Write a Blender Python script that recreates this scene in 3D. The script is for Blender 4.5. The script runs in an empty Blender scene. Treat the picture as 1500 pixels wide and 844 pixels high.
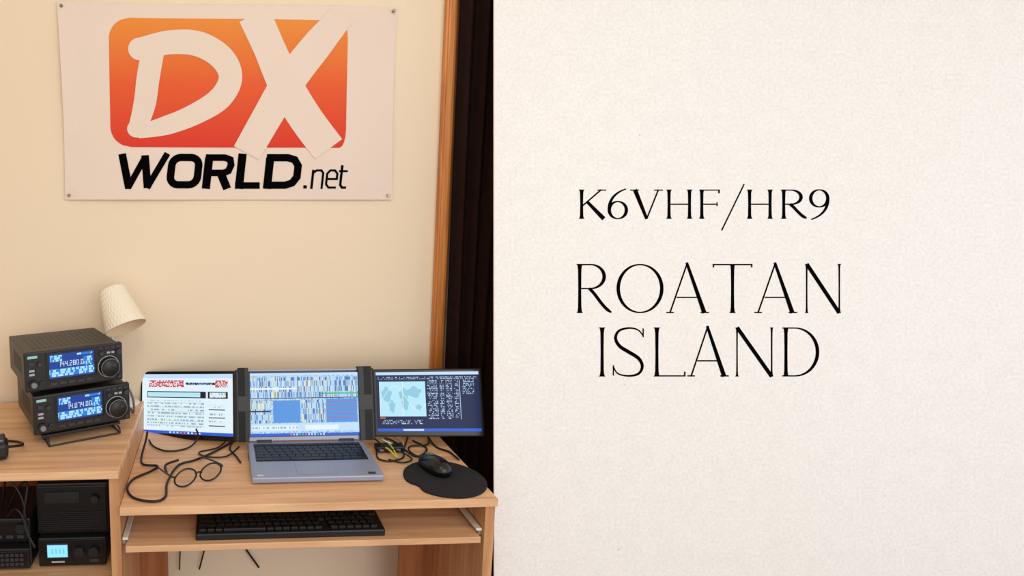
import bpy, bmesh, math, random
from mathutils import Vector as V, Matrix as Mx
random.seed(4)
sc=bpy.context.scene
sc.view_settings.view_transform='Standard'
PI=math.pi
# ---------------------------------------------------------------- materials
def lin(c):
    r=[]
    for x in c:
        x/=255.0
        r.append(x/12.92 if x<=.04045 else ((x+.055)/1.055)**2.4)
    return (r[0],r[1],r[2],1)
def newmat(name):
    m=bpy.data.materials.new(name);m.use_nodes=True
    nt=m.node_tree;b=nt.nodes['Principled BSDF']
    return m,nt,b
def P(name,col,rough=.5,metal=0,noise=0,nscale=60,bump=0,bscale=200,spec=.5,bdist=.002):
    m,nt,b=newmat(name);N=nt.nodes;L=nt.links
    c=lin(col);b.inputs['Base Color'].default_value=c
    b.inputs['Roughness'].default_value=rough;b.inputs['Metallic'].default_value=metal
    b.inputs['Specular IOR Level'].default_value=spec
    tc=N.new('ShaderNodeTexCoord')
    nz=N.new('ShaderNodeTexNoise');nz.inputs['Scale'].default_value=nscale;nz.inputs['Detail'].default_value=4
    L.new(tc.outputs['Object'],nz.inputs['Vector'])
    mx=N.new('ShaderNodeMix');mx.data_type='RGBA'
    k=max(noise,.02)
    mx.inputs[6].default_value=(c[0]*(1-k),c[1]*(1-k),c[2]*(1-k),1)
    mx.inputs[7].default_value=(min(1,c[0]*(1+k)),min(1,c[1]*(1+k)),min(1,c[2]*(1+k)),1)
    L.new(nz.outputs['Fac'],mx.inputs[0]);L.new(mx.outputs[2],b.inputs['Base Color'])
    if bump:
        n2=N.new('ShaderNodeTexNoise');n2.inputs['Scale'].default_value=bscale;n2.inputs['Detail'].default_value=3
        L.new(tc.outputs['Object'],n2.inputs['Vector'])
        bp=N.new('ShaderNodeBump');bp.inputs['Strength'].default_value=bump;bp.inputs['Distance'].default_value=bdist
        L.new(n2.outputs['Fac'],bp.inputs['Height']);L.new(bp.outputs[0],b.inputs['Normal'])
    return m
def wood(name,c1,c2,scale,rough=.45):
    m,nt,b=newmat(name);N=nt.nodes;L=nt.links
    tc=N.new('ShaderNodeTexCoord');mp=N.new('ShaderNodeMapping');mp.inputs['Scale'].default_value=scale
    L.new(tc.outputs['Object'],mp.inputs['Vector'])
    nz=N.new('ShaderNodeTexNoise');nz.inputs['Scale'].default_value=1;nz.inputs['Detail'].default_value=8;nz.inputs['Roughness'].default_value=.6
    nz.inputs['Distortion'].default_value=.6
    L.new(mp.outputs[0],nz.inputs['Vector'])
    cr=N.new('ShaderNodeValToRGB');cr.color_ramp.elements[0].position=.32;cr.color_ramp.elements[1].position=.62
    cr.color_ramp.elements[0].color=lin(c1);cr.color_ramp.elements[1].color=lin(c2)
    L.new(nz.outputs['Fac'],cr.inputs[0]);L.new(cr.outputs[0],b.inputs['Base Color'])
    b.inputs['Roughness'].default_value=rough
    bp=N.new('ShaderNodeBump');bp.inputs['Strength'].default_value=.08;bp.inputs['Distance'].default_value=.001
    L.new(nz.outputs['Fac'],bp.inputs['Height']);L.new(bp.outputs[0],b.inputs['Normal'])
    return m
def EM(name,col,st=1.0):
    m,nt,b=newmat(name)
    b.inputs['Base Color'].default_value=(.01,.01,.01,1);b.inputs['Roughness'].default_value=.35
    b.inputs['Specular IOR Level'].default_value=.2
    b.inputs['Emission Color'].default_value=lin(col);b.inputs['Emission Strength'].default_value=st
    return m
def ETEXT(name,bg,fg,sx,sz,thr,st=1.0,rowgap=.4,fg2=None):
    """screen content: rows of little glyph-like cells (object x across, object z up)"""
    m,nt,b=newmat(name);N=nt.nodes;L=nt.links
    b.inputs['Base Color'].default_value=(.01,.01,.01,1);b.inputs['Roughness'].default_value=.35
    b.inputs['Specular IOR Level'].default_value=.2
    tc=N.new('ShaderNodeTexCoord');sp=N.new('ShaderNodeSeparateXYZ');L.new(tc.outputs['Object'],sp.inputs[0])
    def mth(op,a,bv=None):
        n=N.new('ShaderNodeMath');n.operation=op
        if hasattr(a,'links'): L.new(a,n.inputs[0])
        else: n.inputs[0].default_value=a
        if bv is not None:
            if hasattr(bv,'links'): L.new(bv,n.inputs[1])
            else: n.inputs[1].default_value=bv
        return n.outputs[0]
    X=mth('MULTIPLY',sp.outputs[0],sx);Z=mth('MULTIPLY',sp.outputs[2],sz)
    cb=N.new('ShaderNodeCombineXYZ');L.new(mth('FLOOR',X),cb.inputs[0]);L.new(mth('FLOOR',Z),cb.inputs[1])
    wn=N.new('ShaderNodeTexWhiteNoise');L.new(cb.outputs[0],wn.inputs['Vector'])
    on=mth('MULTIPLY',mth('GREATER_THAN',wn.outputs['Value'],thr),mth('GREATER_THAN',mth('FRACT',Z),rowgap))
    mx=N.new('ShaderNodeMix');mx.data_type='RGBA';mx.inputs[6].default_value=lin(bg);mx.inputs[7].default_value=lin(fg)
    L.new(on,mx.inputs[0]);out=mx.outputs[2]
    if fg2:
        m2=N.new('ShaderNodeMix');m2.data_type='RGBA';m2.inputs[7].default_value=lin(fg2)
        L.new(out,m2.inputs[6])
        L.new(mth('MULTIPLY',on,mth('GREATER_THAN',wn.outputs['Value'],thr+(1-thr)*.65)),m2.inputs[0]);out=m2.outputs[2]
    L.new(out,b.inputs['Emission Color']);b.inputs['Emission Strength'].default_value=st
    return m
# ---------------------------------------------------------------- mesh builder
class MB:
    def __init__(s): s.v=[];s.f=[];s.m=[];s.sm=[];s.mats=[];s.T=Mx.Identity(4)
    def mi(s,mat):
        if mat not in s.mats: s.mats.append(mat)
        return s.mats.index(mat)
    def add(s,vs,fs,mat,smooth=False,M=None):
        T=s.T@M if M else s.T
        b=len(s.v);s.v+=[T@V(p) for p in vs]
        k=s.mi(mat)
        for f in fs: s.f.append([b+i for i in f]);s.m.append(k);s.sm.append(smooth)
    def addbm(s,bm,mat,smooth=False,M=None):
        bm.verts.index_update()
        s.add([v.co.copy() for v in bm.verts],[[v.index for v in f.verts] for f in bm.faces],mat,smooth,M);bm.free()
    def box(s,c,sz,mat,b=0,M=None,seg=2):
        bm=bmesh.new();bmesh.ops.create_cube(bm,size=1)
        for v in bm.verts: v.co=V((v.co.x*sz[0]+c[0],v.co.y*sz[1]+c[1],v.co.z*sz[2]+c[2]))
        if b>0: bmesh.ops.bevel(bm,geom=bm.edges[:],offset=b,segments=seg,profile=.5,affect='EDGES')
        s.addbm(bm,mat,False,M)
    def bx(s,x0,x1,y0,y1,z0,z1,mat,b=0,M=None): s.box(((x0+x1)/2,(y0+y1)/2,(z0+z1)/2),(abs(x1-x0),abs(y1-y0),abs(z1-z0)),mat,b,M)
    def lathe(s,prof,c,mat,axis=(0,0,1),seg=36,M=None,smooth=True):
        R=V((0,0,1)).rotation_difference(V(axis)).to_matrix().to_4x4()
        T=Mx.Translation(V(c))@R
        vs=[];fs=[]
        for r,h in prof:
            for i in range(seg):
                a=2*PI*i/seg;vs.append((T@V((r*math.cos(a),r*math.sin(a),h))))
        for j in range(len(prof)-1):
            for i in range(seg):
                k=(i+1)%seg;fs.append([j*seg+i,j*seg+k,(j+1)*seg+k,(j+1)*seg+i])
        s.add(vs,fs,mat,smooth,M)
    def cyl(s,c,r,h,mat,axis=(0,0,1),b=.0008,seg=36,M=None):
        b=min(b,r*.4,h*.4)
        s.lathe([(0.00001,0),(r-b,0),(r,b),(r,h-b),(r-b,h),(0.00001,h)],c,mat,axis,seg,M,False)
    def tube(s,pts,r,mat,seg=8,sub=8,M=None,closed=False):
        P_=[V(p) for p in pts];q=[]
        n=len(P_)
        for i in range(n if closed else n-1):
            if closed: p0,p1,p2,p3=P_[i-1],P_[i],P_[(i+1)%n],P_[(i+2)%n]
            else: p0=P_[max(i-1,0)];p1=P_[i];p2=P_[i+1];p3=P_[min(i+2,n-1)]
            for k in range(sub):
                t=k/sub
                q.append(.5*((2*p1)+(p2-p0)*t+(2*p0-5*p1+4*p2-p3)*t*t+(3*p1-p0-3*p2+p3)*t**3))
        if not closed: q.append(P_[-1])
        vs=[];fs=[];m=len(q);prev=None
        for i in range(m):
            if closed: d=q[(i+1)%m]-q[i-1]
            else: d=q[min(i+1,m-1)]-q[max(i-1,0)]
            if d.length<1e-9: d=V((1,0,0))
            d.normalize()
            a=(prev-d*prev.dot(d)) if prev else d.cross(V((.13,.31,.94)))
            a.normalize();prev=a.copy();b_=d.cross(a)
            for k in range(seg):
                an=2*PI*k/seg;vs.append(q[i]+(a*math.cos(an)+b_*math.sin(an))*r)
        for i in range(m if closed else m-1):
            j=(i+1)%m
            for k in range(seg):
                l=(k+1)%seg;fs.append([i*seg+k,i*seg+l,j*seg+l,j*seg+k])
        if not closed: fs.append(list(range(seg))[::-1]);fs.append([(m-1)*seg+k for k in range(seg)])
        s.add(vs,fs,mat,True,M)
    def build(s,name,loc=(0,0,0),rot=(0,0,0),parent=None,mat_w=None):
        me=bpy.data.meshes.new(name);me.from_pydata([tuple(p) for p in s.v],[],s.f)
        for m in s.mats: me.materials.append(m)
        for p,k,sm in zip(me.polygons,s.m,s.sm): p.material_index=k;p.use_smooth=sm
        me.update()
        o=bpy.data.objects.new(name,me);sc.collection.objects.link(o)
        if mat_w is not None: o.matrix_world=mat_w
        else: o.location=loc;o.rotation_euler=rot
        if parent: o.parent=parent
        return o
# flat lettering helpers: work on an (x right, y down) layout grid
def ribbon(pts,ws,closed=False):
    n=len(pts);A=[];B=[]
    if not hasattr(ws,'__len__'): ws=[ws]*n
    for i in range(n):
        p=V(pts[i])
        if closed: a=V(pts[i-1]);c=V(pts[(i+1)%n])
        else: a=V(pts[i-1]) if i>0 else None;c=V(pts[i+1]) if i<n-1 else None
        d1=(p-a).normalized() if a is not None and (p-a).length>1e-6 else None
        d2=(c-p).normalized() if c is not None and (c-p).length>1e-6 else None
        if d1 is None: d1=d2
        if d2 is None: d2=d1
        d=(d1+d2)
        d=d.normalized() if d.length>1e-6 else d1
        nn=V((-d.y,d.x));cs=max(abs(nn.dot(V((-d1.y,d1.x)))),.4)
        o=nn*(ws[i]/2/cs);A.append(p+o);B.append(p-o)
    vs=A+B;fs=[]
    for i in range(n if closed else n-1):
        j=(i+1)%n;fs.append([i,j,n+j,n+i])
    return vs,fs
def bez(p0,p1,p2,p3,n=16):
    r=[]
    for i in range(n+1):
        t=i/n;u=1-t
        r.append((u**3*p0[0]+3*u*u*t*p1[0]+3*u*t*t*p2[0]+t**3*p3[0],u**3*p0[1]+3*u*u*t*p1[1]+3*u*t*t*p2[1]+t**3*p3[1]))
    return r
def catm(pts,sub=8):
    P_=[V(p) for p in pts];q=[];n=len(P_)
    for i in range(n-1):
        p0=P_[max(i-1,0)];p1=P_[i];p2=P_[i+1];p3=P_[min(i+2,n-1)]
        for k in range(sub):
            t=k/sub;q.append(.5*((2*p1)+(p2-p0)*t+(2*p0-5*p1+4*p2-p3)*t*t+(3*p1-p0-3*p2+p3)*t**3))
    q.append(P_[-1]);return q
def stem(x,yt,yb,T,fl=1.9):
    h=yb-yt
    ys=[yt,yt+h*.03,yt+h*.12,yt+h*.5,yb-h*.12,yb-h*.03,yb]
    return ribbon([(x,y) for y in ys],[T*fl,T*1.25,T*.95,T*.85,T*.95,T*1.25,T*fl])
def arc(cx,cy,rx,ry,a0,a1,T,t,n=40,closed=False):
    pts=[];w=[]
    for i in range(n+(0 if closed else 1)):
        a=math.radians(a0+(a1-a0)*i/n);pts.append((cx+rx*math.cos(a),cy+ry*math.sin(a)));w.append(t+(T-t)*abs(math.cos(a))**1.4)
    return ribbon(pts,w,closed)
def ln(p,q,w,w2=None): return ribbon([p,q],[w,w if w2 is None else w2])
def glyph(ch,x0,x1,yt,yb,T,t):
    w=x1-x0;h=yb-yt;ym=yt+h*.5;R=[]
    if ch=='K':
        R=[stem(x0+T,yt,yb,T),ln((x1-T,yt),(x0+T,yt+h*.58),t*1.3),ln((x0+w*.34,yt+h*.42),(x1-T*.3,yb),T*.9,T*1.3),ln((x1-T*2.2,yt+t/2),(x1+T*.4,yt+t/2),t)]
    elif ch in '69':
        def f(p): return p if ch=='6' else (x0+x1-p[0],yt+yb-p[1])
        cy=yb-h*.3
        pts=[];ws=[]
        for i in range(40):
            a=2*PI*i/40;pts.append(f((x0+w/2+(w/2-T/2)*math.cos(a),cy+h*.29*math.sin(a))));ws.append(t+(T-t)*abs(math.cos(a))**1.4)
        R=[ribbon(pts,ws,True)]
        b=bez((x0+T/2,cy),(x0+T*.3,yt+h*.3),(x0+w*.45,yt+h*.08),(x1-w*.1,yt-h*.02))
        R.append(ribbon([f(p) for p in b],[T*(1-i/16)+t*(i/16) for i in range(17)]))
    elif ch=='V': R=[ln((x0+T,yt),(x0+w*.53,yb),T*1.3,T*.9),ln((x1-T*.5,yt),(x0+w*.53,yb),t*1.3),ln((x0-T*.4,yt+t/2),(x0+T*2.2,yt+t/2),t),ln((x1-T*1.8,yt+t/2),(x1+T*.8,yt+t/2),t)]
    elif ch=='H': R=[stem(x0+T,yt,yb,T),stem(x1-T,yt,yb,T),ln((x0+T,ym),(x1-T,ym),t)]
    elif ch=='F': R=[stem(x0+T,yt,yb,T),ln((x0+T,yt+t/2),(x1,yt+t/2),t),ln((x1-t/2,yt),(x1-t/2,yt+h*.13),t*1.4),ln((x0+T,ym),(x1-w*.12,ym),t),ln((x1-w*.12,ym-h*.07),(x1-w*.12,ym+h*.07),t)]
    elif ch=='/': R=[ln((x1,yt),(x0,yb),t*1.1)]
    elif ch=='R':
        xb=x0+w*.42;ry=h*.25
        R=[stem(x0+T,yt,yb,T),ln((x0+T*.2,yt+t/2),(xb,yt+t/2),t),ln((x0+T,yt+2*ry),(xb,yt+2*ry),t),arc(xb,yt+ry+t/4,w*.4,ry-t/4,-90,90,T,t,24),
           ribbon(bez((x0+w*.38,yt+2*ry),(x0+w*.6,yt+h*.62),(x0+w*.75,yb-h*.12),(x1+T*.3,yb-T*.2)),[T*.9]*15+[T*.7,T*.4])]
    elif ch=='O': R=[arc(x0+w/2,ym,w/2-T/2,h/2-t/2,0,360,T,t,56,True)]
    elif ch=='A': R=[ln((x0+w*.5,yt-T*.4),(x0+T*.8,yb),t*1.2),ln((x0+w*.48,yt-T*.4),(x1-T,yb),T*.8,T*1.25),ln((x0+w*.23,yt+h*.68),(x0+w*.77,yt+h*.68),t),ln((x0-T*.2,yb-t/2),(x0+T*1.9,yb-t/2),t),ln((x1-T*2.1,yb-t/2),(x1+T*.3,yb-t/2),t)]
    elif ch=='T': R=[stem(x0+w/2,yt,yb,T),ln((x0,yt+t/2),(x1,yt+t/2),t),ln((x0+t/2,yt),(x0+t/2,yt+h*.07),t*1.2),ln((x1-t/2,yt),(x1-t/2,yt+h*.07),t*1.2)]
    elif ch=='N': R=[stem(x0+T*.7,yt,yb,t*1.3,2.2),stem(x1-T*.7,yt,yb,t*1.3,2.2),ln((x0+T*.7,yt),(x1-T*.7,yb),T*1.1)]
    elif ch=='I': R=[stem(x0+w/2,yt,yb,T)]
    elif ch=='L': R=[stem(x0+T,yt,yb,T),ln((x0+T,yb-t/2),(x1,yb-t/2),t),ln((x1-t/2,yb-h*.1),(x1-t/2,yb),t*1.2)]
    elif ch=='D':
        xb=x0+w*.34
        R=[stem(x0+T,yt,yb,T),ln((x0,yt+t/2),(xb,yt+t/2),t),ln((x0,yb-t/2),(xb,yb-t/2),t),arc(xb,ym,w*.66-T/2,h/2-t/2,-90,90,T,t,36)]
    elif ch=='S':
        c=catm([(x1-w*.06,yt+h*.17),(x1-w*.22,yt+h*.05),(x0+w*.5,yt+t/2),(x0+w*.2,yt+h*.07),(x0+T*.9,yt+h*.22),(x0+w*.22,yt+h*.38),(x0+w*.5,ym),(x1-w*.2,yt+h*.63),(x1-T*.8,yt+h*.79),(x1-w*.2,yb-h*.06),(x0+w*.5,yb-t/2),(x0+w*.17,yb-h*.06),(x0+w*.03,yb-h*.2)],5)
        n=len(c);R=[ribbon(c,[t+(T-t)*max(0,math.sin(PI*i/(n-1)))**2.2*1.05 for i in range(n)]),ln((x1-w*.06,yt+h*.02),(x1-w*.06,yt+h*.2),t),ln((x0+w*.03,yb-h*.23),(x0+w*.03,yb-h*.02),t)]
    return R
# ---------------------------------------------------------------- common materials
m_wall=P('wall_paint_cream',(242,224,197),.85,noise=.02,nscale=3,bump=.05,bscale=120,spec=.2)
m_ceil=P('ceiling_white',(240,236,228),.9,bump=.05)
m_floor=wood('floor_wood',(105,68,42),(140,95,60),(3,30,3))
m_trim=wood('trim_orange_wood',(156,84,26),(220,140,62),(40,40,2.5),.35)
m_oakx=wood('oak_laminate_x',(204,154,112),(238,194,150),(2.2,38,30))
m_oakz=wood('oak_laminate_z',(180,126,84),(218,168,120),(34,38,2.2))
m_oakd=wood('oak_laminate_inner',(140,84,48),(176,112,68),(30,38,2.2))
m_blk=P('black_plastic',(20,20,22),.42,noise=.2,bump=.05,bscale=600)
m_blk2=P('black_gloss_plastic',(12,12,14),.25,noise=.1)
m_dk=P('dark_grey_plastic',(48,48,52),.5,noise=.15)
m_gray=P('grey_plastic',(120,122,128),.45)
m_sil=P('silver_aluminium',(156,165,190),.38,metal=.25,noise=.04)
m_white=P('white_plastic',(225,222,214),.5)
m_metal=P('rail_metal',(190,185,175),.35,metal=.7)
m_brass=P('tack_metal',(150,140,120),.3,metal=.9)
m_ban=P('banner_vinyl',(236,218,204),.6,noise=.015,nscale=5,bump=.45,bscale=6,spec=.2,bdist=.014)
m_ink=P('black_ink',(9,8,10),1,spec=0)
m_cord=P('black_cord_rubber',(15,14,15),.5)

# ---------------------------------------------------------------- room shell
WY=1.74
def slab(name,x0,x1,y0,y1,z0,z1,mat,b=0):
    o=MB();cx,cy,cz=(x0+x1)/2,(y0+y1)/2,(z0+z1)/2
    o.box((0,0,0),(x1-x0,y1-y0,z1-z0),mat,b);return o.build(name,(cx,cy,cz))
slab('wall_back',-1.6,3.2,WY,WY+.1,0,2.6,m_wall)
slab('wall_left',-1.7,-1.6,-.8,WY+.1,0,2.6,m_wall)
slab('floor',-1.7,3.2,-.8,WY+.1,-.1,0,m_floor)
slab('ceiling',-1.7,3.2,-.8,WY+.1,2.6,2.7,m_ceil)
slab('baseboard_back',-1.6,.62,WY-.014,WY,0,.09,m_trim,.003)
t=MB();t.bx(.624,.656,-.022,0,0,2.12,m_trim,.004);t.bx(.630,.650,-.027,-.018,0,2.12,m_trim,.004);t.bx(.656,.664,-.012,0,0,2.12,m_oakd,.002)
t.build('trim_1',(0,WY,0))
t=MB();t.bx(.624,2.3,-.022,0,2.12,2.16,m_trim,.004);t.bx(.63,2.3,-.027,-.018,2.127,2.153,m_trim,.003);t.build('trim_2',(0,WY,0))

# curtain
m_cur=P('curtain_dark_brown',(40,25,21),.95,noise=.3,nscale=30,bump=.4,bscale=500,spec=.1)
c=MB();nx=220;nz=30;x0,x1=.658,1.0;vs=[];fs=[]
for j in range(nz+1):
    z=.02+2.07*j/nz
    for i in range(nx+1):
        u=i/nx;x=x0+(x1-x0)*u
        y=.011*math.sin(u*2*PI*8.5+.3*math.sin(z*2))+.004*math.sin(u*41+z*1.3)
        vs.append((x+.004*math.sin(z*2.2+u*9),y,z))
for j in range(nz):
    for i in range(nx): a=j*(nx+1)+i;fs.append([a,a+1,a+nx+2,a+nx+1])
c.add(vs,fs,m_cur,True)
ob=c.build('curtain',(0,WY-.036,0))
s=ob.modifiers.new('s','SOLIDIFY');s.thickness=.0015

# ---------------------------------------------------------------- desk
d=MB()
L0,R0=-.213,.617
d.bx(L0,R0,1.25,1.72,.731,.75,m_oakx,.0015)          # desktop
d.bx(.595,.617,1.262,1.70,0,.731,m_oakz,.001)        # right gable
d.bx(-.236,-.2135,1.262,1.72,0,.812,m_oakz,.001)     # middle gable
d.bx(-.90,-.2135,1.252,1.72,.814,.832,m_oakx,.0015)  # raised shelf
d.bx(-.90,-.88,1.262,1.72,0,.812,m_oakz,.001)        # left gable
d.bx(-.88,-.236,1.29,1.70,.536,.556,m_oakx,.001)     # compartment shelf
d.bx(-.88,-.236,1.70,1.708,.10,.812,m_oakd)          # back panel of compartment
d.bx(-.88,-.236,1.29,1.70,.08,.10,m_oakx)
d.bx(-.204,.586,1.258,1.60,.641,.656,m_oakx,.0015)   # keyboard tray
d.bx(-.2135,-.206,1.275,1.60,.652,.664,m_metal,.001);d.bx(.5865,.595,1.275,1.60,.652,.664,m_metal,.001)
d.bx(-.212,-.2,1.27,1.60,.664,.67,m_white,.001);d.bx(.58,.593,1.27,1.60,.664,.67,m_white,.001)
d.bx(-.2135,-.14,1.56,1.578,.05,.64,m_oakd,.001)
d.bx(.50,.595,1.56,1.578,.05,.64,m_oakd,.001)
d.build('desk')

# ---------------------------------------------------------------- banner
BX0,BX1,BZ0,BZ1=-.4176,.4945,1.4056,1.924
def bn(px,py):
    v=(292.5-py)/286.0;l=84+13*(1-v);w=497-21*(1-v)
    return BX0+(BX1-BX0)*(px-l)/w, BZ0+(BZ1-BZ0)*v
bm_=MB()
def rip(x,z):
    u=(x-BX0)/(BX1-BX0);v=(z-BZ0)/(BZ1-BZ0)
    return -.0070-.0032*math.sin(u*9+v*2)-.0022*math.sin(u*4-v*7)-.004*max(0,abs(u-.5)*2-.9)*10*abs(math.sin(v*PI))
vs=[];fs=[];nx,nz=100,60
for j in range(nz+1):
    for i in range(nx+1):
        u=i/nx;v=j/nz
        x=BX0+(BX1-BX0)*u;z=BZ0+(BZ1-BZ0)*v
        x+= .006*math.sin(v*PI)*(1 if u<.5 else -1)*(abs(u-.5)*2)**6
        z-= .004*math.sin(u*PI*1)*(v**4)
        vs.append((x,rip(x,z),z))
for j in range(nz):
    for i in range(nx): a=j*(nx+1)+i;fs.append([a,a+1,a+nx+2,a+nx+1])
bm_.add(vs,fs,m_ban,True)
def bprint(R,mat,off):
    vs,fs=R
    o=[]
    for p in vs:
        x,z=bn(p[0],p[1]);o.append((x,rip(x,z)-off,z))
    bm_.add(o,fs,mat,True)
m_grad,nt,b=newmat('logo_gradient_ink');N=nt.nodes;L=nt.links
tc=N.new('ShaderNodeTexCoord');sp=N.new('ShaderNodeSeparateXYZ');L.new(tc.outputs['Object'],sp.inputs[0])
mr=N.new('ShaderNodeMapRange');mr.inputs['From Min'].default_value=1.545;mr.inputs['From Max'].default_value=1.885;L.new(sp.outputs[2],mr.inputs['Value'])
cr=N.new('ShaderNodeValToRGB');cr.color_ramp.elements[0].color=lin((220,56,42));cr.color_ramp.elements[1].color=lin((236,146,62))
e=cr.color_ramp.elements.new(.5);e.color=lin((232,96,50))
L.new(mr.outputs[0],cr.inputs[0]);L.new(cr.outputs[0],b.inputs['Base Color']);b.inputs['Roughness'].default_value=.6;b.inputs['Specular IOR Level'].default_value=.2
def hw(y):
    yt,yb,r=28,214,30
    l=158+ (y-28)*.02;rr=507-(y-28)*.02
    if y<yt+r: k=r-math.sqrt(max(0,r*r-(yt+r-y)**2));
    elif y>yb-r: k=r-math.sqrt(max(0,r*r-(y-(yb-r))**2))
    else: k=0
    return l+k,rr-(k*.3)
rows=[28+186*(i/60) for i in range(61)]
vs=[];fs=[];nc=40
for y in rows:
    a,b2=hw(y)
    for i in range(nc+1): vs.append((a+(b2-a)*i/nc,y))
for j in range(60):
    for i in range(nc): a=j*(nc+1)+i;fs.append([a,a+nc+1,a+nc+2,a+1])
bprint((vs,fs),m_grad,.0008)
def brush(pts,ws,sub=10):
    c=catm(pts,sub);n=len(c);m=len(ws)-1;w=[]
    for i in range(n):
        f=i/(n-1)*m;k=min(int(f),m-1);w.append(ws[k]+(ws[k+1]-ws[k])*(f-k))
    return ribbon(c,w)
def blob(cx,cy,rx,ry,rot=0):
    vs=[(cx,cy)];n=24;r=math.radians(rot)
    for i in range(n):
        a=2*PI*i/n;x=rx*math.cos(a);y=ry*math.sin(a);vs.append((cx+x*math.cos(r)-y*math.sin(r),cy+x*math.sin(r)+y*math.cos(r)))
    return vs,[[0,1+i,1+(i+1)%n] for i in range(n)]
O=.0020
bprint(brush([(204,72),(246,62),(288,64),(322,84),(334,112),(318,142),(280,166),(240,182),(200,192)],[32,34,36,36,34,34,31,28,18]),m_ban,O)
bprint(blob(202,72,16,16),m_ban,O)
bprint(brush([(222,72),(215,112),(210,150),(200,187)],[33,33,32,26]),m_ban,O+.0002)
bprint(blob(199,187,14,13),m_ban,O)
bprint(brush([(368,22),(390,68),(415,122),(444,170),(478,216)],[48,46,50,50,50]),m_ban,O)
bprint(brush([(500,18),(462,62),(418,118),(388,168),(358,222)],[34,44,47,44,42]),m_ban,O+.0002)
# WORLD.net
def sl(p): return (p[0]+(276-p[1])*.10,p[1])
def wr(pts,w,closed=False): bprint(ribbon([sl(p) for p in pts],w,closed),m_ink,.0014)
def rrect(x0,x1,y0,y1,r):
    out=[]
    for cx,cy,a in((x1-r,y0+r,-90),(x1-r,y1-r,0),(x0+r,y1-r,90),(x0+r,y0+r,180)):
        for k in range(6): an=math.radians(a+90*k/5);out.append((cx+r*math.cos(an),cy+r*math.sin(an)))
    return out
wr([(173,224),(187,271),(190,271)],11);wr([(187,275),(206,230)],9);wr([(206,226),(215,275)],11);wr([(214,275),(238,223)],9)
wr(rrect(246,285,229,270,12),11,True)
wr([(299,276),(299,229)],12);wr([(294,229),(322,229),(330,232),(332,240),(329,249),(322,252),(300,252)],10);wr([(318,252),(330,276)],12)
wr([(347,223),(347,276)],12);wr([(341,271),(377,271)],10)
wr([(388,276),(388,229)],12);wr([(383,229),(414,229),(424,232),(430,241),(430,258),(424,267),(414,270.5),(384,270.5)],11)
wr([(441,273),(446,273)],5)
wr([(453,276),(453,247)],3.6);wr([(453,252),(458,248),(465,248),(468,252),(468,276)],3.2)
wr([(474,261),(489,261),(489,253),(485,248),(478,248),(474,253),(474,269),(478,274),(489,274)],3.2)
wr([(495,240),(495,270),(498,274),(504,274)],3.6);wr([(491,249),(504,249)],3)
for x,z in((BX0+.012,BZ0+.012),(BX1-.012,BZ0+.012),(BX0+.012,BZ1-.012),(BX1-.012,BZ1-.012)):
    bm_.cyl((x,-.0145,z),.004,.0145,m_brass,(0,1,0))
bm_.build('poster_banner',(0,WY,0))

# ---------------------------------------------------------------- printed board leaning on the wall
S=.0017111
A=math.radians(2.8);T8=math.radians(8)
fw=V((math.sin(A)*math.cos(T8),math.cos(A)*math.cos(T8),-math.sin(T8)));rt=V((math.cos(A),-math.sin(A),0));up=rt.cross(fw)
# local axes: x = along the board, y = into the board, z = up its face; the lower edge rests on the floor
D=1.54
org=V((0,0,1.4))+fw*D+rt*(.4022*D)
org=org-up*(org.z/up.z)
BM=Mx(((rt.x,fw.x,up.x,org.x),(rt.y,fw.y,up.y,org.y),(rt.z,fw.z,up.z,org.z),(0,0,0,1)))
m_pap,nt,b=newmat('textured_paper');N=nt.nodes;L=nt.links
tc=N.new('ShaderNodeTexCoord')
def nz_(sc_,det=5,ro=.5):
    n=N.new('ShaderNodeTexNoise');n.inputs['Scale'].default_value=sc_;n.inputs['Detail'].default_value=det;n.inputs['Roughness'].default_value=ro;L.new(tc.outputs['Object'],n.inputs['Vector']);return n
def ramp(src,p0,p1,c0,c1):
    cr=N.new('ShaderNodeValToRGB');cr.color_ramp.elements[0].position=p0;cr.color_ramp.elements[1].position=p1
    cr.color_ramp.elements[0].color=c0;cr.color_ramp.elements[1].color=c1;L.new(src,cr.inputs[0]);return cr.outputs[0]
base=ramp(nz_(140,6,.75).outputs['Fac'],.3,.64,lin((235,233,230)),lin((253,252,250)))
def mul(a_,b_):
    mx=N.new('ShaderNodeMix');mx.data_type='RGBA';mx.blend_type='MULTIPLY';mx.inputs[0].default_value=1
    L.new(a_,mx.inputs[6]);L.new(b_,mx.inputs[7]);return mx.outputs[2]
W1=(1,1,1,1)
col=mul(base,ramp(nz_(75,2,.5).outputs['Fac'],.21,.255,(.5,.49,.47,1),W1))      # sparse dark flecks
col=mul(col,ramp(nz_(22,3,.6).outputs['Fac'],.30,.60,(.97,.97,.97,1),W1))        # soft mottling
L.new(col,b.inputs['Base Color'])
b.inputs['Roughness'].default_value=.95;b.inputs['Specular IOR Level'].default_value=.05
n3=nz_(200,5,.7);bp=N.new('ShaderNodeBump');bp.inputs['Strength'].default_value=.35;bp.inputs['Distance'].default_value=.002
L.new(n3.outputs['Fac'],bp.inputs['Height']);L.new(bp.outputs[0],b.inputs['Normal'])
w=MB();HB=1299*S
w.bx(0,1.43,0,.006,0,HB,m_pap,.0004)
def wprint(ch,x0,x1,yt,yb,T,t_):
    for k,(vs,fs) in enumerate(glyph(ch,x0,x1,yt,yb,T,t_)):
        w.add([((p[0]-724)*S,-.0004-.00003*k,(1122-p[1])*S) for p in vs],fs,m_ink)
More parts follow.
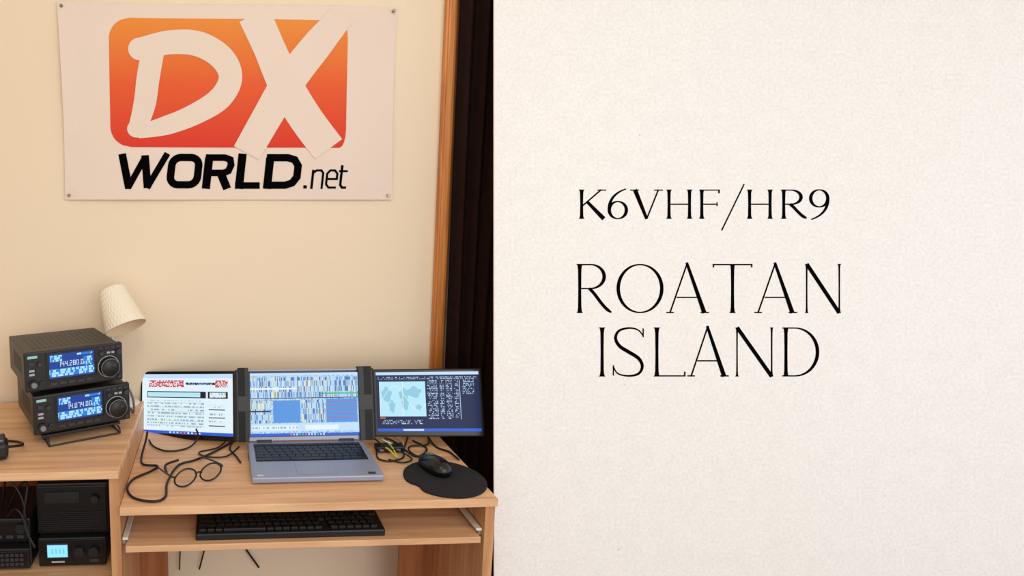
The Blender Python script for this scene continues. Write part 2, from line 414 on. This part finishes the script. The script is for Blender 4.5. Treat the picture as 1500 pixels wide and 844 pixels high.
for ch,a,b2 in(('K',847,886),('6',890,920),('V',925,967),('H',975,1015),('F',1023,1054),('H',1093,1133),('R',1143,1180),('9',1185,1215)):
    wprint(ch,a,b2,278,321,5.0,1.7)
wprint('/',1057,1090,270,338,4,1.9)
for ch,a,b2 in(('R',844,894),('O',903,972),('A',977,1037),('T',1044,1102),('A',1106,1166),('N',1178,1233)): wprint(ch,a,b2,387,459,5.2,1.9)
for ch,a,b2 in(('I',876,888),('S',897,945),('L',957,1004),('A',1008,1066),('N',1076,1134),('D',1146,1200)): wprint(ch,a,b2,480,552,5.2,1.9)
w.build('printed_sign_board',mat_w=BM)

# ---------------------------------------------------------------- screen materials
s_white=EM('screen_page_white',(222,238,248),1.05);s_blue=EM('screen_taskbar_blue',(44,90,205),1.1)
s_red=ETEXT('screen_header_red',(222,232,244),(210,40,40),420,260,.35,1,.15)
s_tbl=ETEXT('screen_table_text',(222,240,246),(150,172,182),330,110,.55,1,.55)
s_dkln=EM('screen_dark_line',(30,34,46),1);s_lt=EM('screen_light_bar',(190,218,245),1.05)
s_spec=ETEXT('screen_spectrum',(172,208,240),(76,118,180),520,70,.5,1.05,.05,(230,226,186))
s_spec2=ETEXT('screen_spectrum_fine',(176,210,240),(104,146,200),420,380,.5,1.05,.3,(218,220,196))
s_map=EM('screen_map_blue',(84,146,218),1.05);s_redl=EM('screen_red_line',(200,70,70),1)
s_navy=EM('screen_navy',(18,32,76),1);s_navtxt=ETEXT('screen_navy_text',(20,34,76),(180,206,235),520,230,.5,1,.45)
s_cyan=EM('screen_cyan_map',(180,226,242),1.05);s_land=EM('screen_map_land',(144,202,224),1);s_grn=EM('screen_green',(90,190,120),1);s_org=EM('screen_orange',(230,120,50),1)
def scr(o,x0,x1,z0,z1,y,mat): o.add([(x0,y,z0),(x1,y,z0),(x1,y,z1),(x0,y,z1)],[[0,1,2,3]],mat)

# ---------------------------------------------------------------- laptop
LX=.232;LY=1.343;LD=.215;LZ=.7502
lp=MB()
HX=.155
lp.bx(-HX,HX,0,LD,.003,.017,m_sil,.003)
for x in(-.13,.13):
    for y in(.02,LD-.02): lp.cyl((x,y,0),.008,.004,m_blk)
lp.bx(-.140,.140,.090,.199,.0168,.0174,m_blk2)
for r_ in range(6):
    yy=.187-r_*.0175
    if r_==5:
        xs=[(-.137,-.12),(-.118,-.10),(-.098,-.08),(-.078,-.055),(-.053,.035),(.037,.056),(.058,.076),(.078,.096),(.098,.137)]
    else:
        st=[.0,.006,.010,.014,.0][r_ % 5]
        xs=[];x=-.137;k=0
        while x<.135:
            ww=.0176 if not(k==0 and r_>0) else .0176+st
            x2=min(x+ww,.137)
            if .137-x2<.012: x2=.137
            xs.append((x,x2));x=x2+.0022;k+=1
    for a,b2 in xs: lp.box(((a+b2)/2,yy,.0185),(b2-a,.0152 if r_ else .011,.0022),m_blk,.0004,seg=1)
lp.bx(-.047,.047,.012,.072,.0169,.0174,m_gray,.0002);lp.bx(-.0465,.0465,.0125,.0715,.0172,.0176,m_sil)
lp.bx(.120,.138,.008,.02,.0170,.0173,m_dk);lp.bx(-.142,-.127,.01,.016,.0170,.0173,m_white)
lp.bx(-.156,-.146,.12,.15,.006,.012,m_blk)
for x in(-.11,.11): lp.cyl((x-.02,LD-.002,.017),.006,.04,m_dk,(1,0,0))
LEAN=math.radians(15)
HM=Mx.Translation((0,LD,.018))@Mx.Rotation(-LEAN,4,'X')
lp.T=HM@Mx.Diagonal((1,1,.955,1))
lp.bx(-HX,HX,-.001,.005,.002,.198,m_sil,.002)
lp.bx(-HX+.004,HX-.004,-.0018,-.0008,.006,.194,m_blk2,.0003)
lp.bx(-HX+.006,HX-.006,-.0022,-.0012,.002,.012,m_sil,.0003)
y=-.0022;SX,SZ0,SZ1=.146,.014,.188
scr(lp,-SX,SX,SZ0,SZ1,y,s_spec2)
scr(lp,-SX,SX,SZ1-.007,SZ1,y-.0002,s_lt)
scr(lp,-SX,SX,.120,.176,y-.0002,s_spec);scr(lp,-SX,SX,.117,.119,y-.0003,s_dkln);scr(lp,-SX,-.02,.142,.147,y-.0003,s_white);scr(lp,.05,SX,.128,.132,y-.0003,s_grn)
scr(lp,-.085,-.012,.050,.112,y-.0003,s_map);scr(lp,.058,.142,.050,.115,y-.0003,s_map)
for k in range(5): scr(lp,.060,.140,.062+k*.011,.0632+k*.011,y-.0005,s_redl)
scr(lp,-.146,-.092,.050,.112,y-.0003,s_spec);scr(lp,-.146,-.092,.080,.084,y-.0004,s_dkln);scr(lp,-.008,.055,.05,.112,y-.0003,s_spec)
scr(lp,-SX,SX,.026,.048,y-.0003,s_lt);scr(lp,-.14,-.02,.030,.043,y-.0004,s_tbl);scr(lp,.0,.09,.030,.043,y-.0004,s_white)
scr(lp,-SX,SX,SZ0,.021,y-.0003,s_blue)
for k in range(12): scr(lp,-.04+k*.008,-.036+k*.008,.0155,.0195,y-.0005,random.choice([s_white,s_org,s_lt,s_grn]))
lp.T=Mx.Identity(4)
lp.bx(-.13,.13,LD-.006,LD+.006,.004,.014,m_dk,.002)
lp.build('laptop',(LX,LY,LZ))

# ---------------------------------------------------------------- portable side monitors (hinged on the lid)
LM=Mx.Translation((LX,LY,LZ))@HM
def sidemon(side,theta,w_,h_,content,xb0,xb1,z0):
    o=MB()
    o.bx(side*xb0,side*xb1,-.012,-.0035,.0,.195,m_blk,.002);o.bx(side*xb0,side*xb1,.0065,.013,.0,.195,m_blk,.002)
    o.bx(side*.158,side*xb1,-.012,.013,.0,.195,m_blk,.002)
    o.cyl((side*xb1,-.006,.002),.006,.188,m_dk)
    o.bx(side*xb0,side*xb1,-.0135,-.0115,.08,.12,m_dk,.0005)
    o.T=Mx.Translation((side*xb1,-.006,0))@Mx.Rotation(theta*side,4,'Z')
    a,b2=(0.004,w_) if side>0 else (-w_,-.004)
    o.bx(a,b2,-.004,.005,z0,z0+h_,m_blk,.003)
    o.bx(a+.003,b2-.003,-.0046,-.0036,z0+.003,z0+h_-.003,m_blk2,.0003)
    content(o,a+.008,b2-.008,z0+.014,z0+h_-.008,-.0049)
    return o.build('portable_monitor',mat_w=LM)
def contL(o,x0,x1,z0,z1,y):
    w_=x1-x0;h=z1-z0
    X=lambda u:x0+w_*u
    Z=lambda v:z0+h*v
    scr(o,x0,x1,z0,z1,y,s_white)
    scr(o,x0,x1,Z(.93),z1,y-.0002,s_lt)
    scr(o,X(.08),X(.48),Z(.78),Z(.90),y-.0003,s_red);scr(o,X(.50),X(.82),Z(.82),Z(.86),y-.0003,s_navtxt);scr(o,X(.82),X(.95),Z(.78),Z(.90),y-.0004,s_red)
    scr(o,X(.06),X(.72),Z(.60),Z(.71),y-.0003,s_dkln);scr(o,X(.068),X(.66),Z(.615),Z(.695),y-.0005,s_cyan)
    scr(o,X(.74),X(.95),Z(.60),Z(.71),y-.0003,s_dkln);scr(o,X(.76),X(.93),Z(.615),Z(.695),y-.0005,s_tbl)
    scr(o,X(.06),X(.70),Z(.12),Z(.56),y-.0003,s_tbl)
    for k in range(6): scr(o,X(.06),X(.70),Z(.14+k*.075),Z(.147+k*.075),y-.0005,s_land)
    for k in range(3): scr(o,X(.75),X(.92),Z(.15+.13*k),Z(.165+.13*k),y-.0005,s_dkln);scr(o,X(.75),X(.92),Z(.19+.13*k),Z(.24+.13*k),y-.0005,s_tbl)
    scr(o,x0,x1,z0,Z(.05),y-.0004,s_blue)
    for k in range(9): scr(o,X(.32+.04*k),X(.34+.04*k),Z(.012),Z(.038),y-.0006,random.choice([s_white,s_org,s_lt]))
def contR(o,x0,x1,z0,z1,y):
    w_=x1-x0;h=z1-z0
    X=lambda u:x0+w_*u
    Z=lambda v:z0+h*v
    scr(o,x0,x1,z0,z1,y,s_navy);scr(o,x0,x1,Z(.95),z1,y-.0002,s_lt);scr(o,X(.02),X(.98),Z(.88),Z(.93),y-.0002,s_navtxt)
    scr(o,X(.03),X(.48),Z(.25),Z(.84),y-.0002,s_cyan)
    for cx,cz,rx,rz in((.10,.62,.05,.12),(.15,.42,.03,.10),(.27,.62,.05,.10),(.28,.46,.035,.10),(.37,.66,.07,.09),(.41,.40,.03,.05)):
        n=14;vs=[(X(cx+rx*math.cos(2*PI*i/n)*(1+.25*math.sin(i*2.3))),y-.0004,Z(cz+rz*math.sin(2*PI*i/n)*(1+.2*math.cos(i*1.7)))) for i in range(n)]
        o.add(vs,[list(range(n))],s_land)
    pts=[];n=40
    for i in range(n+1): pts.append((X(.03+.45*i/n),Z(.56+.2*math.sin(i/n*2*PI-.5))))
    vs,fs=ribbon(pts,.0012);o.add([(p[0],y-.0006,p[1]) for p in vs],fs,s_white)
    for u in(.03,.255): scr(o,X(u),X(u+.006),Z(.25),Z(.84),y-.0005,s_white)
    for a_,b_ in((.50,.60),(.62,.66),(.68,.74),(.76,.80)): scr(o,X(a_),X(b_),Z(.20),Z(.86),y-.0002,s_navtxt)
    for k in range(9): scr(o,X(.5),X(.80),Z(.24+.07*k),Z(.247+.07*k),y-.0004,s_navy)
    scr(o,X(.81),X(.815),Z(.2),Z(.86),y-.0005,s_lt)
    scr(o,X(.84),X(.95),Z(.62),Z(.86),y-.0002,s_navtxt);scr(o,X(.05),X(.44),Z(.12),Z(.19),y-.0002,s_navtxt)
    scr(o,X(.03),X(.08),Z(.215),Z(.235),y-.0003,s_org)
    scr(o,x0,x1,z0,Z(.05),y-.0004,s_blue)
    scr(o,X(.25),X(.45),Z(.01),Z(.04),y-.0006,s_lt)
sidemon(-1,math.radians(30),.318,.187,contL,.151,.180,.0)
sidemon(1,math.radians(-9),.288,.178,contR,.145,.182,.008)

# ---------------------------------------------------------------- radios
s_rad=ETEXT('radio_lcd_waterfall',(40,120,215),(165,220,250),300,170,.45,1.1,.1);s_radd=EM('radio_lcd_blue',(24,66,150),1);s_radw=EM('radio_lcd_white',(225,240,255),1.2)
m_lab=P('label_mint',(150,205,190),.5);m_lg=P('label_grey',(170,170,175),.5)
def seg7(o,x,z,ww,hh,y,dig,mat):
    S7={'0':'abcdef','1':'bc','2':'abged','3':'abgcd','4':'fgbc','5':'afgcd','6':'afgedc','7':'abc','8':'abcdefg','9':'abcdfg'}
    t_=ww*.2;zm=z+hh/2
    R={'a':(x,x+ww,z+hh-t_,z+hh),'d':(x,x+ww,z,z+t_),'g':(x,x+ww,zm-t_/2,zm+t_/2),'f':(x,x+t_,zm,z+hh),'b':(x+ww-t_,x+ww,zm,z+hh),'e':(x,x+t_,z,zm),'c':(x+ww-t_,x+ww,z,zm)}
    for k in S7[dig]: scr(o,*R[k],y,mat)
def radio(loc,rz,digits):
    o=MB();W,H,DP=.232,.094,.23
    o.bx(.004,W-.004,.012,DP,.004,H-.004,m_blk,.003)
    o.bx(0,W,0,.016,0,H,m_blk,.004)
    for k in range(14): o.bx(.03+k*.013,.036+k*.013,.05,.19,H-.0045,H-.0035,m_dk)
    for k in range(8): o.bx(.0035,.0045,.06+k*.014,.066+k*.014,.03,.07,m_dk)
    o.bx(.048,.166,-.002,.002,.022,H-.006,m_blk2,.0015)
    scr(o,.055,.160,.026,.084,-.0024,s_radd)
    scr(o,.055,.160,.030,.048,-.0026,s_rad);scr(o,.058,.085,.066,.081,-.0026,s_rad);scr(o,.120,.156,.076,.081,-.0026,s_rad)
    scr(o,.135,.156,.050,.072,-.0026,s_rad)
    x=.076
    for dg in digits:
        if dg=='.': scr(o,x,x+.0015,.053,.0545,-.0028,s_radw);x+=.003
        else: seg7(o,x,.053,.0055,.012,-.0028,dg,s_radw);x+=.0078
    for k in range(5): o.bx(.056+k*.021,.072+k*.021,-.003,.001,.010,.017,m_dk,.0008)
    o.bx(.008,.030,-.0006,.0004,.079,.085,m_lab);o.bx(.009,.022,-.004,.001,.062,.071,m_dk,.001)
    for k in range(2): o.bx(.010,.022,-.003,.001,.048-k*.009,.053-k*.009,m_lg,.0008)
    o.cyl((.034,-.008,.064),.0055,.009,m_dk,(0,1,0));o.cyl((.018,-.010,.019),.010,.011,m_blk,(0,1,0));o.cyl((.018,-.016,.019),.0065,.007,m_gray,(0,1,0))
    o.cyl((.038,-.006,.018),.006,.007,m_dk,(0,1,0));o.cyl((.038,-.007,.018),.003,.002,m_blk2,(0,1,0))
    o.lathe([(.0001,-.022),(.019,-.022),(.0205,-.020),(.022,-.018),(.022,-.004),(.025,-.002),(.025,0)],(.196,0,.038),m_blk,(0,1,0),48)
    o.lathe([(.0215,-.0185),(.0228,-.0185),(.0228,-.0165),(.0215,-.0165)],(.196,0,.038),m_gray,(0,1,0),48)
    o.lathe([(.0250,-.0015),(.0265,-.0015),(.0265,0)],(.196,0,.038),m_lg,(0,1,0),48)
    o.cyl((.204,-.0235,.045),.005,.002,m_dk,(0,1,0))
    for k in range(4): o.bx(.172+k*.0145,.183+k*.0145,-.003,.001,.082,.088,m_dk,.0008)
    o.cyl((.178,-.008,.072),.0055,.009,m_dk,(0,1,0));o.cyl((.221,-.008,.072),.0065,.009,m_dk,(0,1,0));o.cyl((.221,-.006,.010),.005,.007,m_dk,(0,1,0))
    for k in range(2): o.bx(.192+k*.011,.200+k*.011,-.003,.001,.070,.075,m_lg,.0008)
    for fx in (.02,W-.035): o.box((fx+.008,.03,-.004),(.016,.014,.010),m_blk,.002);o.box((fx+.008,.17,-.004),(.016,.014,.010),m_blk,.002)
    return o.build('radio_transceiver',loc,(0,0,rz))
RZ=math.radians(27)
r1=radio((-.426,1.386,.861),RZ,'14.074.00')
r2=radio((-.441,1.384,.9645),RZ,'144.280.0')
o=MB()
for x in(.03,.20):
    o.tube([(x,-.012,.003),(x,.03,.0025),(x,.16,.0025),(x,.19,.012)],.0022,m_dk)
    o.tube([(x,-.012,.003),(x,-.010,.012),(x,.006,.0165)],.0022,m_dk)
o.tube([(.03,-.012,.003),(.115,-.012,.003),(.20,-.012,.003)],.0022,m_dk)
o.bx(.02,.212,.02,.18,.0135,.0185,m_dk,.001);
for x in(.03,.20):
    o.cyl((x,.17,.0),.004,.015,m_dk);o.cyl((x,.04,.0),.004,.015,m_dk)
o.build('radio_stand',(-.426,1.386,.832),(0,0,RZ))
o=MB()
o.box((0,0,.022),(.062,.05,.04),m_blk,.010,seg=3);o.box((0,-.002,.045),(.05,.04,.012),m_dk,.004)
for k in range(4): o.box((-.018+k*.012,-.022,.048),(.007,.004,.003),m_gray,.001)
o.tube([(.03,.01,.02),(.06,.03,.012),(.05,.07,.006),(.0,.10,.005),(-.05,.12,.005)],.003,m_cord)
o.build('desktop_microphone',(-.50,1.33,.832),(0,0,.3))

# ---------------------------------------------------------------- lamp (switched off)
m_sh,nt,b=newmat('lamp_shade_ribbed')
b.inputs['Base Color'].default_value=lin((244,234,214));b.inputs['Roughness'].default_value=.8
m_in=P('lamp_shade_lining',(242,214,176),.7)
m_bulb=P('lamp_bulb_frosted',(245,240,228),.3)
lampc=V((-.246,1.635,1.064));ax=(V((-.290,1.678,1.166))-lampc).normalized()
o=MB();bc=V((-.262,1.692,.832))
def rel(p): return V(p)-bc
# ribbed shade: dimple rows modelled in the surface
R_=V((0,0,1)).rotation_difference(ax).to_matrix().to_4x4();TT=Mx.Translation(rel(lampc))@R_
vs=[];fs=[];ns=160;nh=48
for j in range(nh+1):
    h=.115*j/nh
    for i in range(ns):
        a=2*PI*i/ns;r=.057+(.034-.057)*j/nh+.0011*math.sin(a*32+(PI if (j//6)%2 else 0))*abs(math.sin(j*PI/6))
        vs.append(TT@V((r*math.cos(a),r*math.sin(a),h)))
for j in range(nh):
    for i in range(ns): k=(i+1)%ns;fs.append([j*ns+i,j*ns+k,(j+1)*ns+k,(j+1)*ns+i])
fs.append([nh*ns+i for i in range(ns)])
o.add(vs,fs,m_sh,True)
o.lathe([(.0570,-.0004),(.0535,.0),(.031,.110),(.0001,.112)],rel(lampc),m_in,ax,48)
o.lathe([(.0001,.0),(.012,.004),(.019,.018),(.018,.03),(.011,.045),(.010,.07),(.0001,.07)],rel(lampc+ax*.025),m_bulb,ax,24)
o.lathe([(.0001,.0),(.038,.0),(.040,.004),(.036,.010),(.012,.014),(.0001,.015)],(0,0,0),m_white,(0,0,1),40)
o.tube([rel(bc+V((0,0,.012))),rel((-.272,1.70,.92)),rel((-.296,1.708,1.02)),rel((-.304,1.71,1.09)),rel((-.300,1.70,1.155)),rel(lampc+ax*.117)],.0045,m_white)
o.build('desk_lamp',bc)

# ---------------------------------------------------------------- mouse pad + mouse
o=MB();pts=[]
for i in range(64):
    a=2*PI*i/64
    x=.094*math.cos(a);y_=.098*math.sin(a)
    d_=math.atan2(math.sin(a-math.radians(205)),math.cos(a-math.radians(205)))
    k=1-.13*math.exp(-(d_/.2)**2)
    pts.append((x*k,y_*k))
n=64
vs=[(p[0],p[1],.0) for p in pts]+[(p[0],p[1],.003) for p in pts]+[(p[0]*.985,p[1]*.985,.0042) for p in pts]
fs=[list(range(n))[::-1],[2*n+i for i in range(n)]]
for i in range(n):
    j=(i+1)%n;fs+=[[i,j,n+j,n+i],[n+i,n+j,2*n+j,2*n+i]]
m_pad=P('mouse_pad_fabric',(24,22,26),.95,noise=.2,bump=.3,bscale=900)
o.add(vs,fs,m_pad)
o.build('mouse_pad',(.533,1.352,.7502))
o=MB();bm=bmesh.new();bmesh.ops.create_uvsphere(bm,u_segments=36,v_segments=20,radius=1)
for v in bm.verts:
    x,y_,z=v.co
    hx=.031*(1-.12*math.cos(y_*2.2)+.05);z=max(z,-.35)
    v.co=V((x*hx,y_*.052,(z+.35)*.026*(1-.22*y_)))
o.addbm(bm,m_blk2,True)
o.box((0,.030,.027),(.0045,.018,.006),m_gray,.0015)
o.tube([(0,.0505,.016),(0,.030,.0295),(0,.010,.0365),(0,-.004,.0385)],.0007,m_dk)
o.build('computer_mouse',(.525,1.395,.7546),(0,0,math.radians(14)))

# ---------------------------------------------------------------- eyeglasses
o=MB()
def lens(cx):
    return [(cx+.0255*math.cos(a)*(1+.06*math.cos(2*a)),0,.0235+.0205*math.sin(a)+ .002*math.cos(a)) for a in [2*PI*i/20 for i in range(20)]]
o.tube(lens(-.032),.0021,m_blk2,sub=2,closed=True);o.tube(lens(.032),.0021,m_blk2,sub=2,closed=True)
m_glass,nt,b=newmat('lens_glass');b.inputs['Transmission Weight'].default_value=1;b.inputs['Roughness'].default_value=.0;b.inputs['IOR'].default_value=1.02
for cx in(-.032,.032):
    v=lens(cx);o.add(v,[list(range(20))],m_glass)
o.tube([(-.009,0,.028),(0,-.002,.031),(.009,0,.028)],.0021,m_blk2)
for sgn in(-1,1):
    o.tube([(sgn*.058,0,.030),(sgn*.064,.006,.031),(sgn*.064,.05,.024),(sgn*.060,.10,.014),(sgn*.056,.125,.004)],.0021,m_blk2)
o.build('eyeglasses',(-.047,1.352,.7505),(0,0,math.radians(26)))

# ---------------------------------------------------------------- cables
o=MB();z=.0035
def cb(pts,r=.0026,mat=m_cord): o.tube([(p[0],p[1],(p[2] if len(p)>2 else z)) for p in pts],r,mat)
cb([(-.185,1.545,.055),(-.190,1.56,.03),(-.196,1.50),(-.185,1.46),(-.15,1.45),(-.165,1.42),(-.200,1.38),(-.207,1.33),(-.185,1.285),(-.14,1.268),(-.118,1.29),(-.119,1.36),(-.10,1.45),(-.06,1.48),(-.02,1.52),(.02,1.57),(.05,1.62)],.0028)
cb([(-.10,1.47,.009),(-.13,1.45,.006),(-.125,1.41,.004)],.003)
cb([(.02,1.60,.05),(.03,1.60,.02),(.0,1.56),(-.05,1.53),(-.03,1.50),(.02,1.50),(.055,1.56)],.002)
cb([(-.06,1.60,.04),(-.055,1.60,.015),(-.08,1.56),(-.13,1.54),(-.17,1.57),(-.19,1.62)],.0024)
cb([(.045,1.60,.07),(.045,1.585,.02),(.03,1.55,.004),(.045,1.50),(.055,1.46,.004)],.0024)
o.build('cable_bundle',(0,0,.7502))
m_yel=P('cable_yellow',(200,190,60),.5)
o=MB()
o.box((.450,1.525,.008),(.075,.032,.0155),m_blk,.003)
for k in range(3): o.box((.425+k*.022,1.508,.008),(.010,.003,.005),m_gray)
cb([(.415,1.52,.008),(.405,1.47),(.43,1.45),(.47,1.47),(.48,1.50,.008),(.50,1.55),(.53,1.62)],.0022)
cb([(.42,1.56),(.435,1.49,.02),(.455,1.47),(.45,1.51,.018),(.45,1.57)],.0022,m_yel)
cb([(.46,1.60),(.47,1.54,.016),(.50,1.48),(.53,1.49),(.55,1.53),(.53,1.58)],.0026)
cb([(.41,1.60),(.42,1.55,.02),(.43,1.50,.02),(.47,1.49,.01),(.49,1.46),(.46,1.44),(.43,1.46)],.002)
cb([(.56,1.62,.05),(.575,1.58,.01),(.58,1.53),(.60,1.50,.004),(.607,1.45,.004)],.0026)
cb([(.43,1.61),(.44,1.545,.02),(.48,1.53,.006),(.50,1.57),(.49,1.62)],.002,m_white)
cb([(.52,1.46),(.50,1.50),(.51,1.54),(.56,1.55),(.58,1.60)],.0022)
o.build('usb_hub_with_cables',(0,0,.7502))
o=MB()
o.tube([(-.06,0,0),(-.03,0,.12),(.0,0,.24),(.03,0,.33)],.0025,m_cord)
o.tube([(.12,0,0),(.06,0,.10),(.03,0,.20),(.05,0,.33)],.003,m_cord)
o.tube([(-.12,0,0),(-.11,0,.14),(-.08,0,.33)],.002,m_cord)
o.build('hanging_power_cord',(0,1.725,.30))
# cable behind the radios dropping to the desk
o=MB()
o.tube([(-.262,1.56,.095),(-.235,1.54,.10),(-.222,1.56,.06),(-.226,1.60,.01),(-.24,1.64,.004),(-.28,1.70,.004)],.003,m_gray)
o.build('antenna_coax_cable',(0,0,.832))

# ---------------------------------------------------------------- keyboard
o=MB();o.bx(0,.425,0,.118,.0,.016,m_blk,.003)
for r_ in range(6):
    yy=.104-r_*.0178
    x=.008;k=0
    while x<.415:
        wv=.0158
        if r_==5 and k==3: wv=.095
        if r_ in(2,3,4) and k==0: wv=.022+.004*r_
        if x+wv>.418: break
        if not(.282<x<.288 or .343<x<.348): o.box((x+wv/2,yy,.019),(wv,.0150,.007),m_blk,.0012,seg=1)
        x+=wv+.0022;k+=1
o.build('computer_keyboard',(-.052,1.272,.6562))

# ---------------------------------------------------------------- equipment in the left compartment
zc=.5562
o=MB();W,H=.155,.074;o.bx(0,W,0,.20,.004,H,m_blk,.003);o.bx(.004,W-.004,-.002,.002,.008,H-.004,m_blk2,.001)
o.bx(.020,.070,-.004,0,.026,.062,m_dk,.001);s_pow=EM('meter_lcd_blue',(130,205,255),1.4);scr(o,.022,.068,.029,.059,-.0045,s_pow)
for k in range(4): scr(o,.032+k*.009,.0335+k*.009,.037,.050,-.0047,s_map)
o.cyl((.095,-.012,.042),.012,.013,m_blk,(0,1,0));o.cyl((.128,-.012,.042),.012,.013,m_blk,(0,1,0));o.bx(.118,.14,-.004,0,.014,.022,m_dk,.001)
for fx in(.015,W-.015): o.cyl((fx,.02,0),.006,.005,m_blk);o.cyl((fx,.18,0),.006,.005,m_blk)
o.bx(.03,.06,-.0024,-.0018,.014,.018,m_lg)
o.build('power_supply',(-.418,1.345,zc))
o=MB();W,H=.165,.125;o.bx(0,W,0,.19,.0,H,m_blk,.004);o.bx(.004,W-.004,-.003,.002,.006,H-.006,m_blk2,.002)
for k in range(9): o.bx(.012,W-.012,-.0045,-.003,.014+k*.005,.016+k*.005,m_blk)
o.bx(.02,.10,-.005,-.002,.078,.105,m_blk,.001);o.cyl((.135,-.012,.088),.010,.01,m_blk,(0,1,0))
o.build('antenna_tuner',(-.422,1.362,zc+.0745))
o=MB();W,H=.15,.05;o.bx(0,W,0,.17,0,H,m_blk,.003);o.bx(.006,W-.006,-.002,.001,.006,H-.006,m_blk2,.001)
for r_ in range(3):
    for k in range(5): o.bx(.085+k*.011,.093+k*.011,-.004,-.001,.010+r_*.011,.017+r_*.011,m_dk,.001)
o.cyl((.02,-.012,.025),.010,.012,m_dk,(0,1,0));scr(o,.035,.075,.018,.038,-.0024,EM('lcd_dim',(60,70,66),.5))
for fx in(.01,W-.02): o.box((fx+.005,.03,-.003),(.012,.012,.006),m_blk);o.box((fx+.005,.14,-.003),(.012,.012,.006),m_blk)
o.build('mobile_radio',(-.585,1.335,zc+.006))
o=MB();W,H=.15,.06;o.bx(0,W,0,.17,0,H,m_blk,.004);o.bx(.005,W-.005,-.002,.001,.006,H-.006,m_blk2,.001)
for k in range(5): o.bx(.02+k*.025,.036+k*.025,-.004,-.001,.012,.02,m_dk,.001)
o.cyl((.13,-.01,.038),.012,.012,m_blk,(0,1,0))
o.build('antenna_switch_box',(-.588,1.36,zc+.0565))
o=MB()
o.tube([(-.50,1.40,.12),(-.47,1.38,.18),(-.44,1.36,.20),(-.445,1.34,.12),(-.42,1.33,.06)],.003,m_cord)
o.tube([(-.52,1.42,.12),(-.50,1.40,.20),(-.46,1.38,.23),(-.43,1.40,.205)],.003,m_cord)
o.tube([(-.49,1.36,.12),(-.46,1.34,.15),(-.435,1.335,.10),(-.43,1.33,.02)],.0025,m_cord)
o.tube([(-.54,1.40,.12),(-.53,1.38,.20),(-.49,1.36,.22),(-.45,1.35,.17),(-.44,1.34,.08)],.0025,m_cord)
o.build('patch_cable',(0,0,zc))

# ---------------------------------------------------------------- lights
def area(name,loc,tgt,size,en,col):
    l=bpy.data.lights.new(name,'AREA');l.energy=en;l.size=size;l.color=col
    o=bpy.data.objects.new(name,l);sc.collection.objects.link(o);o.location=loc
    o.rotation_euler=(V(tgt)-V(loc)).to_track_quat('-Z','Y').to_euler();return o
area('board_fill_light',(1.3,-1.6,1.9),(.9,1.6,1.1),2.2,30,(1,.985,.965))  # added soft fill from behind the camera, evens the light on the board
area('ceiling_light',(.0,.15,2.5),(0,1.7,1.4),.35,5,(1,.90,.74))
wd=bpy.data.worlds.new('world');sc.world=wd;wd.use_nodes=True
bg=wd.node_tree.nodes['Background'];bg.inputs[0].default_value=(.99,.99,.99,1);bg.inputs[1].default_value=.975

# ---------------------------------------------------------------- camera
cd=bpy.data.cameras.new('camera');cd.sensor_fit='HORIZONTAL';cd.sensor_width=36;cd.lens=21.6;cd.shift_x=.2587
cd.clip_start=.02
co=bpy.data.objects.new('camera',cd);sc.collection.objects.link(co);co.location=(0,0,1.4)
co.rotation_euler=(math.radians(82),0,math.radians(-2.8));sc.camera=co
